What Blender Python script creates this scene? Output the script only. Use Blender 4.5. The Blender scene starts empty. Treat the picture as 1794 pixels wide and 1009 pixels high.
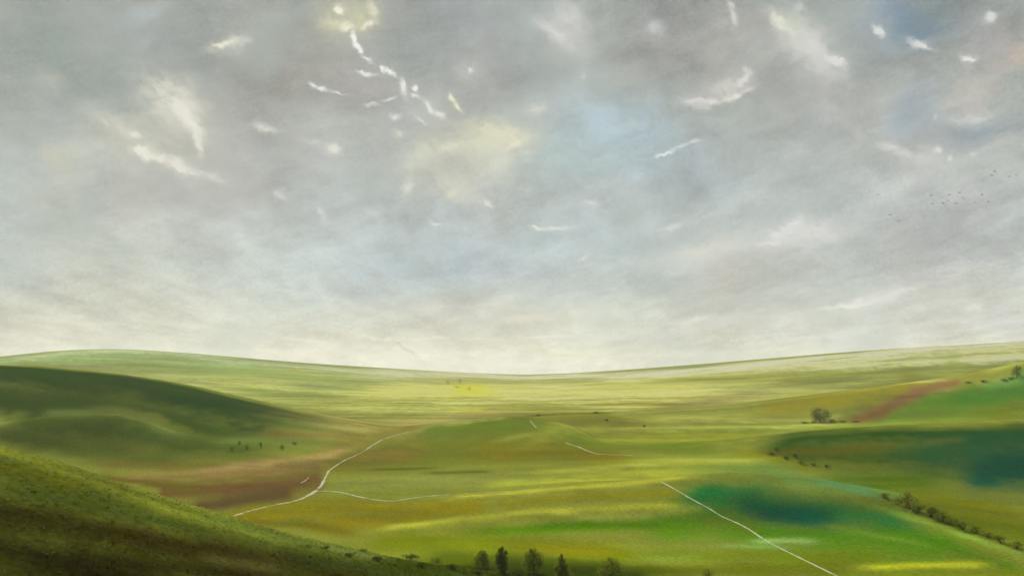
import bpy, math, random
import numpy as np
from mathutils import Vector

random.seed(7)
rng = np.random.default_rng(11)
scene = bpy.context.scene
COL = scene.collection

# ------------------------------------------------------------------ survey constants
# The photograph is 1794 x 1009.  The viewpoint stands 60 m above the valley floor
# and looks north (+Y).  Sight lines are turned into positions on the real terrain.
F = 1687.0          # focal length in photo pixels
CX, YH = 897.0, 640.0
H = 60.0

SUN_AZ, SUN_EL = math.radians(-14), math.radians(27)


def srgb(c):
    c = np.asarray(c, dtype=np.float64) / 255.0
    return np.where(c <= 0.04045, c / 12.92, ((c + 0.055) / 1.055) ** 2.4)


# ------------------------------------------------------------------ noise
def vnoise(x, y, seed=0):
    xi = np.floor(x).astype(np.int64)
    yi = np.floor(y).astype(np.int64)
    fx = x - xi
    fy = y - yi
    fx = fx * fx * (3 - 2 * fx)
    fy = fy * fy * (3 - 2 * fy)

    def h(a, b):
        v = (a * 374761393 + b * 668265263 + seed * 974634777) & 0xFFFFFFFF
        v = ((v ^ (v >> 13)) * 1274126177) & 0xFFFFFFFF
        v = v ^ (v >> 16)
        return (v & 0xFFFFFF) / float(0xFFFFFF)
    a = h(xi, yi)
    b = h(xi + 1, yi)
    c = h(xi, yi + 1)
    d = h(xi + 1, yi + 1)
    return (a + (b - a) * fx) * (1 - fy) + (c + (d - c) * fx) * fy


def fbm(x, y, seed=0, octv=4):
    s = 0
    amp = 0.5
    tot = 0
    for o in range(octv):
        s = s + amp * vnoise(x * 2 ** o, y * 2 ** o, seed + o * 17)
        tot += amp
        amp *= 0.55
    return s / tot - 0.5


# ------------------------------------------------------------------ terrain
def smooth_line(pts, n=5):
    P = [np.array(p, dtype=float) for p in pts]
    P = [2 * P[0] - P[1]] + P + [2 * P[-1] - P[-2]]
    out = []
    for i in range(1, len(P) - 2):
        for k in range(n):
            t = k / n
            p0, p1, p2, p3 = P[i - 1], P[i], P[i + 1], P[i + 2]
            out.append(0.5 * (2 * p1 + (p2 - p0) * t + (2 * p0 - 5 * p1 + 4 * p2 - p3) * t * t + (3 * p1 - p0 - 3 * p2 + p3) * t ** 3))
    out.append(P[-2])
    return np.array(out)


# each hill: crest as (sight column, sight row, distance), near-side width, far-side width
RIDGES = [
    # far hills on the left horizon
    ([(-300, 640, 3000), (0, 629, 3000), (90, 617, 3000), (200, 611, 3000), (310, 617, 3050), (420, 630, 3200), (560, 641, 3500), (700, 651, 4000), (820, 657, 4800)], 900, 700),
    # far right hills
    ([(1130, 655, 4600), (1250, 645, 3900), (1400, 631, 3300), (1600, 612, 2800), (1800, 598, 2600), (2100, 580, 2500)], 900, 800),
    # dark hill on the left
    ([(-300, 640, 720), (0, 637, 760), (150, 648, 780), (300, 668, 800), (420, 694, 820), (520, 719, 850), (640, 742, 890), (700, 752, 900)], 205, 130),
    # lower shoulder of the dark hill
    ([(60, 733, 600), (140, 727, 605), (205, 727, 605), (260, 743, 600), (340, 769, 590), (420, 788, 580)], 60, 32),
    # swell left of centre that carries the chalk path
    ([(560, 826, 560), (620, 798, 610), (720, 760, 690), (820, 740, 730), (905, 730, 750), (970, 736, 755), (1040, 760, 760), (1120, 785, 740)], 150, 130),
    # low knoll beyond it
    ([(930, 734, 880), (980, 728, 900), (1050, 725, 920), (1120, 740, 950), (1180, 751, 960)], 90, 80),
    # right slope with the ploughed strip
    ([(1440, 742, 880), (1500, 730, 890), (1560, 700, 930), (1640, 674, 980), (1720, 664, 1000), (1800, 638, 1000), (2000, 600, 1000)], 150, 260),
    # long right shoulder, dark
    ([(1230, 792, 600), (1320, 772, 610), (1420, 757, 610), (1560, 747, 610), (1700, 741, 610), (1800, 735, 610), (2000, 722, 610)], 100, 90),
    # front right swell
    ([(1080, 850, 420), (1180, 838, 420), (1300, 829, 415), (1420, 842, 400), (1550, 878, 365), (1680, 928, 325), (1800, 978, 290), (1900, 1015, 270)], 70, 45),
    # near hill, lower left
    ([(-500, 690, 140), (-200, 738, 150), (0, 780, 158), (100, 815, 165), (250, 862, 178), (400, 905, 192), (560, 948, 206), (700, 980, 216), (850, 1006, 228), (960, 1030, 236)], 95, 45),
]


def ridge_world(pts):
    sm = smooth_line(pts)
    d = sm[:, 2]
    return np.stack([(sm[:, 0] - CX) * d / F, d, H + (YH - sm[:, 1]) * d / F], axis=1)


RW = [(ridge_world(p), nw, fw) for p, nw, fw in RIDGES]


def smax(a, b, k):
    h = np.maximum(k - np.abs(a - b), 0) / k
    return np.maximum(a, b) + h * h * k * 0.25


def height(x, y):
    r = np.sqrt(x * x + y * y)
    base = 2.2 * fbm(x / 160, y / 160, 3, 3) + 7.0 * fbm(x / 700, y / 700, 5, 2) * np.clip((r - 700) / 1500, 0, 1)
    base = base - 8.0 * (np.clip(r - 5600, 0, None) / 1000) ** 2
    add = np.zeros_like(x)
    for W, nw, fw in RW:
        best = np.full(x.shape, 1e18)
        zn = np.zeros_like(x)
        un = np.zeros_like(x)
        wn = np.zeros_like(x)
        eps = (0.06 * min(nw, fw)) ** 2
        for i in range(len(W) - 1):
            a = W[i]
            b = W[i + 1]
            ex, ey = b[0] - a[0], b[1] - a[1]
            L2 = ex * ex + ey * ey
            px, py = x - a[0], y - a[1]
            t = np.clip((px * ex + py * ey) / L2, 0, 1)
            dx, dy = px - t * ex, py - t * ey
            d2 = dx * dx + dy * dy
            best = np.minimum(best, d2)
            wt_ = (L2 + eps) / (d2 + eps) ** 3.0
            zn += wt_ * (a[2] + t * (b[2] - a[2]))
            un += wt_ * dy / np.sqrt(d2 + 1e-6)
            wn += wt_
        dist = np.sqrt(best)
        zc = zn / wn
        u = np.clip(un / wn, -1, 1) * 0.5 + 0.5
        w = nw + (fw - nw) * u
        g = np.exp(-(dist / w) ** 2)
        add = smax(add, np.maximum(zc, 0.0) * g, 3.0)
    rough = 0.35 * fbm(x / 24, y / 24, 9, 3) * np.clip(1.5 - r / 900, 0.3, 1)
    return base * np.clip(1 - add / 40, 0.3, 1) + add + rough


TH = np.concatenate([np.radians(np.linspace(-180, -42, 70))[:-1], np.arctan(np.linspace(math.tan(math.radians(-42)), math.tan(math.radians(42)), 820)), np.radians(np.linspace(42, 180, 70))[1:-1]])
RR = np.exp(np.linspace(math.log(18), math.log(9000), 780))
NT, NR = len(TH), len(RR)
GX = RR[:, None] * np.sin(TH)[None, :]
GY = RR[:, None] * np.cos(TH)[None, :]
GZ = height(GX, GY)
PROJV = YH + F * (H - GZ) / np.maximum(GY, 1e-3)     # sight row of every ground point in front


def sight(px, py, skip=0):
    """Ground point met by the sight line through (px, py)."""
    th = math.atan((px - CX) / F)
    j = np.searchsorted(TH, th) - 1
    f = (th - TH[j]) / (TH[j + 1] - TH[j])
    v = PROJV[:, j] * (1 - f) + PROJV[:, j + 1] * f
    hit = np.nonzero(v <= py)[0]
    hit = hit[hit > skip]
    i = hit[0] if len(hit) else NR - 1
    if i > 0 and v[i - 1] > py:
        g = (v[i - 1] - py) / max(v[i - 1] - v[i], 1e-9)
        r = RR[i - 1] + (RR[i] - RR[i - 1]) * g
    else:
        r = RR[i]
    return r * math.sin(th), r * math.cos(th)


def ground_z(x, y):
    return float(height(np.array([float(x)]), np.array([float(y)]))[0])


def ground_tri(x, y):
    """Height of the built sheet itself (bilinear on the grid)."""
    th = math.atan2(x, y)
    r = math.hypot(x, y)
    j = int(np.clip(np.searchsorted(TH, th) - 1, 0, NT - 2))
    i = int(np.clip(np.searchsorted(RR, r) - 1, 0, NR - 2))
    f = (th - TH[j]) / (TH[j + 1] - TH[j])
    g = (r - RR[i]) / (RR[i + 1] - RR[i])
    return float((GZ[i, j] * (1 - f) + GZ[i, j + 1] * f) * (1 - g) + (GZ[i + 1, j] * (1 - f) + GZ[i + 1, j + 1] * f) * g)


# ------------------------------------------------------------------ ground colour (grass, crop and soil, plus painted light, shade and haze)
ILL = 0.90


def cover(c):
    c = srgb(c)
    lum = float(c @ np.array([.2126, .7152, .0722]))
    return np.clip(lum + (c - lum) * 1.06, .003, 1) / ILL


N1 = fbm(GX / 9, GY / 14, 21, 4)
N2 = fbm(GX / 45, GY / 60, 31, 4)
N3 = fbm(GX / 200, GY / 260, 41, 3)
STREAK = fbm(GX / 90 + 0.02 * GY, GY / 26, 51, 4)
ALB = np.empty((NR, NT, 3))
ALB[:] = cover((126, 132, 56))


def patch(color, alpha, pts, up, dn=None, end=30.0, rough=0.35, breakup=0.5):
    """Vegetation or painted light and shade along a line on the ground; up / dn = how far it
    reaches beyond and in front of the line (seen from the viewpoint), feathered."""
    dn = up if dn is None else dn
    mask = np.zeros_like(GX)
    W = []
    for px, py in pts:
        c = np.array(sight(px, py))
        dc = c[1]

        def reach(sign, amt):
            a = amt
            for _ in range(6):
                q = np.array(sight(px, py + sign * a))
                if abs(q[1] - dc) < max(0.30 * dc, 25):
                    v = q - c
                    lv = np.hypot(*v)
                    if lv > 0.3:
                        # a skyline was met: carry the colour a little over the crest
                        return v if a >= amt * .99 or sign > 0 else v * max(1.0, 0.08 * dc / lv)
                a *= 0.5
            return np.array([0, (max(0.08 * dc if sign < 0 else 0.03 * dc, min(dc * amt / 400.0, 0.06 * dc))) * -sign])
        W.append((c, reach(-1, up), reach(1, dn), px, py))
    for k in range(len(W) - 1):
        c0, u0, d0, x0, y0 = W[k]
        c1, u1, d1, x1, y1 = W[k + 1]
        a = (c1 - c0) / 2
        mid = (c0 + c1) / 2
        lp = math.hypot(x1 - x0, y1 - y0) / 2
        bu = (u0 + u1) / 2
        bd = (d0 + d1) / 2
        if lp < 1:
            continue

        def square(b):
            la, lb = np.hypot(*a), np.hypot(*b)
            if abs(a[0] * b[1] - a[1] * b[0]) < 0.35 * la * lb:
                pr = np.array([-a[1], a[0]]) / la * lb * 0.5
                return pr if pr[0] * b[0] + pr[1] * b[1] > 0 else -pr
            return b
        bu, bd = square(bu), square(bd)
        lim = 0.014 * np.hypot(*mid)
        bu = bu * max(1.0, lim / max(np.hypot(*bu), 1e-6))
        bd = bd * max(1.0, lim / max(np.hypot(*bd), 1e-6))
        ext = np.hypot(*a) * (1 + 3 * end / lp) + 3 * max(np.hypot(*bu), np.hypot(*bd)) + 5
        I, J = np.nonzero(np.hypot(GX - mid[0], GY - mid[1]) < ext)
        if len(I) == 0:
            continue
        X = GX[I, J] - mid[0]
        Y = GY[I, J] - mid[1]
        nn = rough * (1.2 * N2[I, J] + 0.9 * N1[I, J] + 0.8 * N3[I, J]) * 2.2

        def solve(b):
            det = a[0] * b[1] - a[1] * b[0]
            if abs(det) < 1e-9:
                det = 1e-9
            s = (X * b[1] - Y * b[0]) / det
            t = (a[0] * Y - a[1] * X) / det
            return s, t
        s1, t1 = solve(bu)
        s2, t2 = solve(-bd)
        t = np.where(t1 > 0, t1, t2)
        s = np.where(t1 > 0, s1, s2)
        e = np.maximum(np.abs(s) - 1, 0) * lp / end
        q = (t + nn) ** 2 + e * e
        m = np.exp(-np.minimum(q, 30))
        mask[I, J] = np.maximum(mask[I, J], m)
    if breakup:
        mask = mask * np.clip(1 + breakup * (2.6 * STREAK + 1.2 * N1), 0, 1.25)
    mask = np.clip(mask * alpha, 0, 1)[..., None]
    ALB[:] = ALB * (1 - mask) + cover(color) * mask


STANDS_AND_SHADING = [
    # ---- far plain
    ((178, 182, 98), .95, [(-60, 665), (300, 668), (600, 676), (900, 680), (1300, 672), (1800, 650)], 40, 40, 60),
    ((140, 164, 92), .95, [(-60, 632), (100, 628), (250, 632), (420, 645)], 16, 14, 60),
    ((160, 180, 110), .5, [(10, 632), (110, 622), (160, 620)], 5, 7, 40),
    ((122, 140, 52), .8, [(240, 640), (380, 650), (520, 660), (640, 668)], 6, 8, 60),
    ((150, 165, 80), .7, [(440, 655), (560, 662), (720, 668)], 4, 5, 50),
    ((102, 125, 55), .75, [(540, 676), (640, 682), (720, 688)], 3, 4, 40),
    ((125, 140, 50), .7, [(330, 672), (440, 684), (560, 694), (690, 700)], 5, 5, 50),
    ((165, 172, 90), .85, [(330, 672), (420, 690), (520, 706), (640, 714), (780, 716)], 4, 7, 40),
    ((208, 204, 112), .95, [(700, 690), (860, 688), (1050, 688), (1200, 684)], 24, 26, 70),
    ((216, 204, 40), 1.0, [(815, 680), (845, 682)], 7, 8, 20),
    ((212, 208, 80), .8, [(795, 693), (825, 692)], 2, 2, 14),
    ((200, 198, 70), .7, [(810, 718), (835, 717)], 4, 4, 14),
    ((178, 192, 142), .7, [(60, 625), (120, 619), (200, 615), (310, 621), (420, 634), (560, 645), (700, 654)], 4, 4, 40),  # paler left skyline, distance haze painted into the ground
    ((214, 212, 168), .85, [(700, 656), (850, 659), (1000, 660), (1150, 657)], 5, 4, 60),  # horizon band painted pale, as if dissolving in haze
    ((160, 158, 62), .5, [(860, 668), (1000, 664), (1100, 664)], 3, 3, 50),
    ((206, 204, 135), .85, [(955, 677), (1010, 678)], 2, 2, 30),
    ((206, 204, 135), .8, [(880, 684), (960, 686)], 2, 2, 30),
    ((206, 204, 140), .8, [(895, 697), (960, 699)], 2, 2, 22),
    ((206, 206, 140), .8, [(1000, 696), (1060, 694), (1140, 690), (1230, 684)], 2.5, 2.5, 40),
    ((200, 200, 130), .7, [(1020, 712), (1080, 712)], 2, 2, 30),
    ((200, 200, 125), .7, [(770, 706), (860, 706)], 2, 2, 30),
    ((196, 196, 120), .6, [(1080, 667), (1160, 669)], 2, 2, 40),
    ((132, 130, 35), .6, [(900, 712), (1000, 716)], 3, 3, 40),
    ((120, 118, 30), .7, [(1060, 708), (1120, 706), (1180, 708)], 3, 4, 40),
    ((110, 108, 30), .75, [(1170, 716), (1210, 708), (1250, 702)], 3, 3, 30),
    ((150, 140, 85), .6, [(1215, 712), (1260, 698), (1320, 694)], 4, 5, 30),
    ((162, 165, 85), .7, [(1180, 735), (1300, 738), (1420, 736)], 8, 6, 50),
    # ---- right horizon
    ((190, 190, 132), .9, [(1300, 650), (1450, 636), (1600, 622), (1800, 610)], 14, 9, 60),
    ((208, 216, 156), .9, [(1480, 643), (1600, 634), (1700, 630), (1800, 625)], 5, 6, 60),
    ((214, 216, 176), .85, [(1130, 657), (1250, 647), (1400, 633), (1600, 615), (1810, 600)], 5, 5, 60),  # right skyline painted paler for haze
    ((150, 152, 55), .8, [(1180, 664), (1330, 660), (1450, 654)], 5, 7, 60),
    ((122, 125, 32), .7, [(1200, 664), (1290, 663)], 1.6, 2, 30),
    ((118, 122, 35), .7, [(1390, 668), (1450, 663), (1500, 660)], 2, 2.5, 30),
    ((160, 165, 82), .7, [(1400, 690), (1480, 672), (1560, 662)], 4, 4, 40),
    ((140, 148, 64), .9, [(1560, 660), (1680, 652), (1800, 645)], 8, 10, 40),
    ((134, 124, 24), .9, [(1370, 712), (1440, 702), (1520, 690), (1590, 678)], 13, 15, 40),
    ((120, 122, 34), .8, [(1600, 668), (1700, 662), (1790, 648)], 7, 8, 40),
    # green slope on the right
    ((96, 134, 44), .95, [(1520, 738), (1620, 705), (1700, 690), (1800, 670)], 18, 34, 40),
    ((72, 124, 40), .8, [(1690, 692), (1740, 686), (1800, 676)], 12, 16, 30),
    ((105, 150, 80), .7, [(1740, 672), (1800, 655)], 7, 9, 25),
    ((104, 124, 30), .7, [(1640, 730), (1720, 724), (1800, 716)], 6, 7, 40),
    ((110, 135, 52), .7, [(1480, 742), (1560, 738), (1660, 730)], 6, 5, 40),
    # ploughed strip
    ((128, 98, 62), 1.0, [(1500, 734), (1545, 716), (1580, 700), (1612, 688)], 11, 13, 10, .12, .1),
    ((138, 106, 66), 1.0, [(1600, 688), (1640, 677), (1672, 671)], 9, 8, 12, .12, .1),
    ((118, 88, 42), .8, [(1470, 738), (1510, 734), (1550, 722)], 5, 4, 16),
    # ---- band in front of the right slope
    ((158, 168, 78), .85, [(1180, 752), (1320, 748), (1440, 744)], 5, 6, 50),
    ((170, 178, 92), .8, [(1385, 745), (1440, 741)], 2, 3, 25),
    ((130, 145, 55), .7, [(1430, 752), (1560, 744), (1660, 738)], 4, 4, 50),
    ((140, 145, 50), .8, [(1080, 768), (1200, 764), (1300, 766)], 8, 8, 50),
    # right shoulder: its dark and teal greens carry painted shade
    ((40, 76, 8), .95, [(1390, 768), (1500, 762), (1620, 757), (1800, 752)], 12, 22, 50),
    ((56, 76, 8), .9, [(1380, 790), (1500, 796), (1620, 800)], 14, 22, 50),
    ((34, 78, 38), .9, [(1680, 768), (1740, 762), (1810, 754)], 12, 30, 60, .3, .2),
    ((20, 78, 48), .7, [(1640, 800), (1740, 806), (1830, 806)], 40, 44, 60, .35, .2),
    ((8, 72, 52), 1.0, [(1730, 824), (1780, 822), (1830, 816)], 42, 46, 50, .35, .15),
    ((40, 86, 40), .6, [(1580, 790), (1660, 790)], 10, 18, 40),
    ((108, 106, 44), .35, [(1630, 774), (1672, 770)], 2, 2.5, 18),
    ((92, 84, 22), .6, [(1340, 792), (1440, 790), (1540, 782)], 3, 4, 40),
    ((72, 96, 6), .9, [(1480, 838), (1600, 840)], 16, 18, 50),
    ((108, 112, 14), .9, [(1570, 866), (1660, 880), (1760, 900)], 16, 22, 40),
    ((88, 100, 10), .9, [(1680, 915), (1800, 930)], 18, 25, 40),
    ((120, 122, 30), .7, [(1300, 790), (1350, 800), (1400, 812)], 6, 8, 30),
    # ---- front right swell
    ((148, 156, 62), .95, [(1080, 815), (1180, 812), (1300, 818)], 12, 14, 40),
    ((108, 136, 68), .9, [(1320, 822), (1420, 838), (1500, 856), (1560, 872)], 10, 10, 30),
    ((98, 140, 90), .7, [(1430, 842), (1520, 866)], 6, 6, 20),
    ((78, 122, 30), .95, [(1180, 905), (1240, 900), (1330, 930), (1480, 950), (1620, 960)], 28, 40, 50),
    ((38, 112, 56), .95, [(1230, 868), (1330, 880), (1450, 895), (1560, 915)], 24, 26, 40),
    ((4, 84, 56), 1.0, [(1320, 890), (1385, 897), (1440, 903)], 22, 20, 36, .12, .15),  # shade on the swell's face, painted as dark teal
    ((0, 84, 64), 1.0, [(1355, 904), (1425, 909)], 15, 12, 30, .12, .15),  # deeper core of that painted shade
    ((40, 112, 60), .8, [(1480, 898), (1560, 915)], 12, 14, 40),
    ((70, 112, 18), .9, [(1560, 935), (1660, 955), (1760, 990)], 16, 16, 40),
    ((128, 156, 66), .8, [(1545, 892), (1620, 914), (1700, 940), (1800, 976)], 2.5, 3.5, 30),
    ((110, 136, 50), .6, [(1470, 925), (1540, 940), (1600, 950)], 2.5, 3, 30),
    ((152, 184, 112), .8, [(1345, 948), (1400, 949)], 2.5, 2.5, 28),
    ((128, 160, 84), .8, [(1290, 956), (1360, 958)], 3, 3, 30),
    ((108, 126, 30), .9, [(1180, 972), (1330, 972), (1500, 974)], 8, 9, 60),
    ((118, 142, 60), .7, [(1150, 977), (1200, 975)], 2.5, 2.5, 30),
    ((100, 108, 14), .9, [(1120, 1000), (1280, 996), (1450, 990)], 10, 16, 60),
    ((182, 186, 58), 1.0, [(1535, 992), (1620, 989), (1700, 988)], 4.5, 5.5, 30, .25, .3),
    ((120, 132, 30), .8, [(1540, 1006), (1780, 1003)], 6, 10, 40),
    # ---- dark hill, left: scrub colour with the face's shade painted in
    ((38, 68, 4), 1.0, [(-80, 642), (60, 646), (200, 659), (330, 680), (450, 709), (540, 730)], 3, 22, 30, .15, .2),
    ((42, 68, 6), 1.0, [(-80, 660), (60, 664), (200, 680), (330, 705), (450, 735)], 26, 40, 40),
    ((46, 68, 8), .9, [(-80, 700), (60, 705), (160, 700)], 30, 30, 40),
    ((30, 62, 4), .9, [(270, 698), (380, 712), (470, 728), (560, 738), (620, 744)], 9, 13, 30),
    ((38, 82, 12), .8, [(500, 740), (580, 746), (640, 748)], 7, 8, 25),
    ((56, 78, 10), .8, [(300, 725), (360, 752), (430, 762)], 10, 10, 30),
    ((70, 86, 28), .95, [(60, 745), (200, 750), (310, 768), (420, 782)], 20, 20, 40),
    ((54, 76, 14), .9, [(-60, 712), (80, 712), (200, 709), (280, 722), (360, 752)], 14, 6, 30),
    ((112, 126, 66), .6, [(95, 724), (160, 722), (205, 723), (240, 733), (290, 752)], 1.5, 4, 18),  # lit rim of the lower shoulder, painted paler
    ((72, 88, 26), .9, [(-60, 760), (60, 775), (170, 792), (280, 800)], 18, 18, 40),
    ((98, 116, 50), .8, [(400, 772), (470, 768), (540, 772)], 7, 10, 25),
    ((100, 78, 32), .9, [(490, 760), (560, 763), (620, 762)], 3, 4, 30),
    # ---- tan and brown fields
    ((160, 152, 84), .9, [(640, 745), (720, 738), (790, 730), (860, 722)], 8, 14, 30),
    ((172, 172, 100), .8, [(690, 762), (780, 745), (870, 733)], 4, 6, 30),
    ((132, 120, 58), .9, [(600, 782), (660, 768), (720, 752)], 10, 10, 25),
    ((172, 148, 92), 1.0, [(370, 822), (450, 813), (540, 804), (620, 788)], 7, 8, 22, .25, .3),
    ((140, 116, 70), .9, [(240, 834), (340, 830), (460, 828), (560, 815)], 7, 7, 30),
    ((112, 100, 46), .8, [(200, 812), (300, 812), (370, 812)], 8, 8, 30),
    ((98, 74, 42), 1.0, [(290, 862), (400, 856), (500, 850), (556, 842)], 24, 26, 14, .25, .15),
    ((84, 66, 42), .9, [(350, 888), (420, 880), (500, 866)], 16, 16, 14, .2, .15),
    ((92, 82, 32), .9, [(190, 836), (260, 843), (330, 852)], 9, 11, 24),
    # ---- centre swell
    ((104, 112, 34), .95, [(640, 800), (760, 785), (880, 775), (1000, 780)], 28, 30, 40),
    ((96, 116, 34), .9, [(760, 756), (840, 748), (910, 742), (970, 750)], 9, 14, 30),
    ((122, 114, 26), .9, [(860, 790), (960, 790), (1060, 800)], 16, 16, 40),
    ((118, 106, 46), .9, [(600, 815), (660, 800), (720, 790)], 14, 16, 25),
    ((126, 132, 66), .9, [(620, 848), (740, 842), (860, 840), (960, 838)], 10, 12, 40),
    ((78, 72, 18), .8, [(670, 822), (740, 820)], 2, 2.5, 30),
    ((74, 72, 12), .85, [(770, 828), (840, 826)], 1.6, 2, 22),
    ((116, 114, 40), .8, [(935, 728), (990, 732), (1060, 735), (1120, 746)], 6, 8, 25),
    ((92, 94, 22), .8, [(938, 726), (990, 724), (1050, 722)], 2, 3, 16),
    ((100, 122, 30), .7, [(1030, 775), (1120, 782), (1220, 784)], 8, 10, 40),
    ((160, 164, 70), .5, [(890, 768), (960, 758), (1040, 752), (1130, 748)], 3, 4, 25),
    ((160, 164, 72), .8, [(960, 824), (1060, 818), (1180, 808), (1300, 806)], 3.5, 5, 40),
    ((152, 158, 62), .85, [(900, 846), (1020, 836), (1150, 826)], 8, 10, 50),
    ((180, 178, 72), .9, [(820, 868), (960, 856), (1080, 848), (1170, 838)], 3, 4, 40),
    # ---- golden meadow below the branch path
    ((132, 124, 34), 1.0, [(430, 905), (560, 890), (700, 893), (820, 885)], 14, 22, 30),
    ((136, 124, 24), .8, [(590, 915), (680, 912), (730, 905)], 9, 12, 30),
    ((104, 96, 26), .7, [(450, 915), (540, 920), (600, 930)], 10, 10, 25),
    ((128, 126, 40), .85, [(900, 880), (1020, 868), (1150, 862)], 8, 8, 40),
    ((178, 180, 72), .9, [(700, 922), (800, 908), (920, 897), (1050, 890), (1160, 886)], 5, 7, 30),
    ((152, 162, 74), .8, [(1020, 905), (1130, 900), (1200, 893)], 4, 5, 30),
    ((92, 126, 30), .9, [(860, 928), (980, 920), (1080, 918), (1180, 918)], 7, 12, 40),
    ((70, 110, 22), .6, [(960, 922), (1060, 918), (1150, 919)], 2, 4, 30),
    ((110, 120, 18), .95, [(680, 950), (820, 945), (960, 955), (1080, 965)], 14, 18, 40),
    ((120, 118, 12), .8, [(940, 958), (1040, 958)], 9, 12, 40),
    ((92, 102, 8), .95, [(760, 985), (900, 990), (1050, 1000), (1180, 1006)], 12, 22, 40),
    ((78, 90, 8), .8, [(800, 972), (920, 978), (1040, 990)], 10, 14, 40),
    # ---- near hill, lower left, lit crest and shaded slope painted in
    ((86, 96, 38), 1.0, [(-150, 800), (0, 815), (120, 850), (260, 890), (420, 930), (600, 970), (760, 1000)], 22, 45, 40),
    ((132, 140, 56), .9, [(-60, 780), (0, 790), (90, 822), (180, 850), (280, 884), (380, 915), (480, 940)], 5, 10, 25),  # light along the crest, painted as a paler band
    ((100, 114, 50), .8, [(380, 908), (480, 938), (600, 962), (680, 976)], 4, 9, 25),
    ((112, 112, 36), .7, [(-40, 810), (40, 826), (120, 846)], 7, 10, 25),
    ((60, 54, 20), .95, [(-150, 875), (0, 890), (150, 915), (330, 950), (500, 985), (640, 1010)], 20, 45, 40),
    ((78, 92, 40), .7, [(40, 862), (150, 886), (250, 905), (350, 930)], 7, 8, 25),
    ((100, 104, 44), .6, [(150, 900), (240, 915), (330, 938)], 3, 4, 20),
    ((36, 28, 11), 1.0, [(-120, 955), (0, 960), (120, 985), (260, 1010)], 26, 60, 40),  # darkest bracken brown, slope shade painted in
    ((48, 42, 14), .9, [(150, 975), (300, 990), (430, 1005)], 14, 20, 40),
    ((56, 66, 26), .8, [(540, 985), (660, 995), (780, 1008)], 9, 16, 30),
    ((118, 128, 66), .7, [(590, 962), (650, 975)], 3, 4, 18),
    ((98, 96, 50), .7, [(380, 978), (470, 992)], 3, 4, 25),
    ((80, 92, 12), .8, [(780, 975), (900, 980), (1040, 990), (1140, 1000)], 10, 14, 40),
    ((56, 68, 8), 1.0, [(845, 994), (940, 996), (1040, 1002), (1110, 1010)], 12, 22, 30, .3, .2),
    ((52, 64, 8), 1.0, [(690, 988), (790, 994), (900, 998), (1040, 1004), (1100, 1012)], 9, 22, 30, .3, .3),
]
for e in STANDS_AND_SHADING:
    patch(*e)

# fine sward variation of the vegetation itself
STREAK2 = fbm(GX / 380 - 0.01 * GY, GY / 75, 71, 4)
var = 1 + 0.34 * N1 + 0.55 * STREAK + 0.22 * N2 + 0.6 * STREAK2
ALB *= np.clip(var, 0.55, 1.5)[..., None]
ALB = np.clip(ALB, 0.004, 0.62)


# ------------------------------------------------------------------ materials
def mat_new(name):
    m = bpy.data.materials.new(name)
    m.use_nodes = True
    nt = m.node_tree
    nt.nodes.clear()
    return m, nt


def nd(nt, typ, **kw):
    n = nt.nodes.new(typ)
    for k, v in kw.items():
        setattr(n, k, v)
    return n


def ground_material():
    m, nt = mat_new('meadow')
    L = nt.links.new
    out = nd(nt, 'ShaderNodeOutputMaterial')
    b = nd(nt, 'ShaderNodeBsdfPrincipled')
    b.inputs['Roughness'].default_value = 0.95
    b.inputs['Specular IOR Level'].default_value = 0.0
    at = nd(nt, 'ShaderNodeAttribute', attribute_name='cover_and_shading')
    geo = nd(nt, 'ShaderNodeNewGeometry')
    nz = nd(nt, 'ShaderNodeTexNoise')
    nz.inputs['Scale'].default_value = 0.9
    nz.inputs['Detail'].default_value = 5
    nz.inputs['Roughness'].default_value = 0.65
    L(geo.outputs['Position'], nz.inputs['Vector'])
    mr = nd(nt, 'ShaderNodeMapRange')
    mr.inputs['From Min'].default_value = 0.25
    mr.inputs['From Max'].default_value = 0.75
    mr.inputs['To Min'].default_value = 0.62
    mr.inputs['To Max'].default_value = 1.38
    L(nz.outputs['Fac'], mr.inputs['Value'])
    mul = nd(nt, 'ShaderNodeVectorMath', operation='SCALE')
    L(at.outputs['Color'], mul.inputs[0])
    L(mr.outputs['Result'], mul.inputs['Scale'])
    L(mul.outputs['Vector'], b.inputs['Base Color'])
    nz2 = nd(nt, 'ShaderNodeTexNoise')
    nz2.inputs['Scale'].default_value = 0.35
    nz2.inputs['Detail'].default_value = 6
    nz2.inputs['Roughness'].default_value = 0.6
    L(geo.outputs['Position'], nz2.inputs['Vector'])
    bp = nd(nt, 'ShaderNodeBump')
    bp.inputs['Strength'].default_value = 0.35
    bp.inputs['Distance'].default_value = 1.2
    L(nz2.outputs['Fac'], bp.inputs['Height'])
    L(bp.outputs['Normal'], b.inputs['Normal'])
    L(b.outputs['BSDF'], out.inputs['Surface'])
    return m


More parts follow.
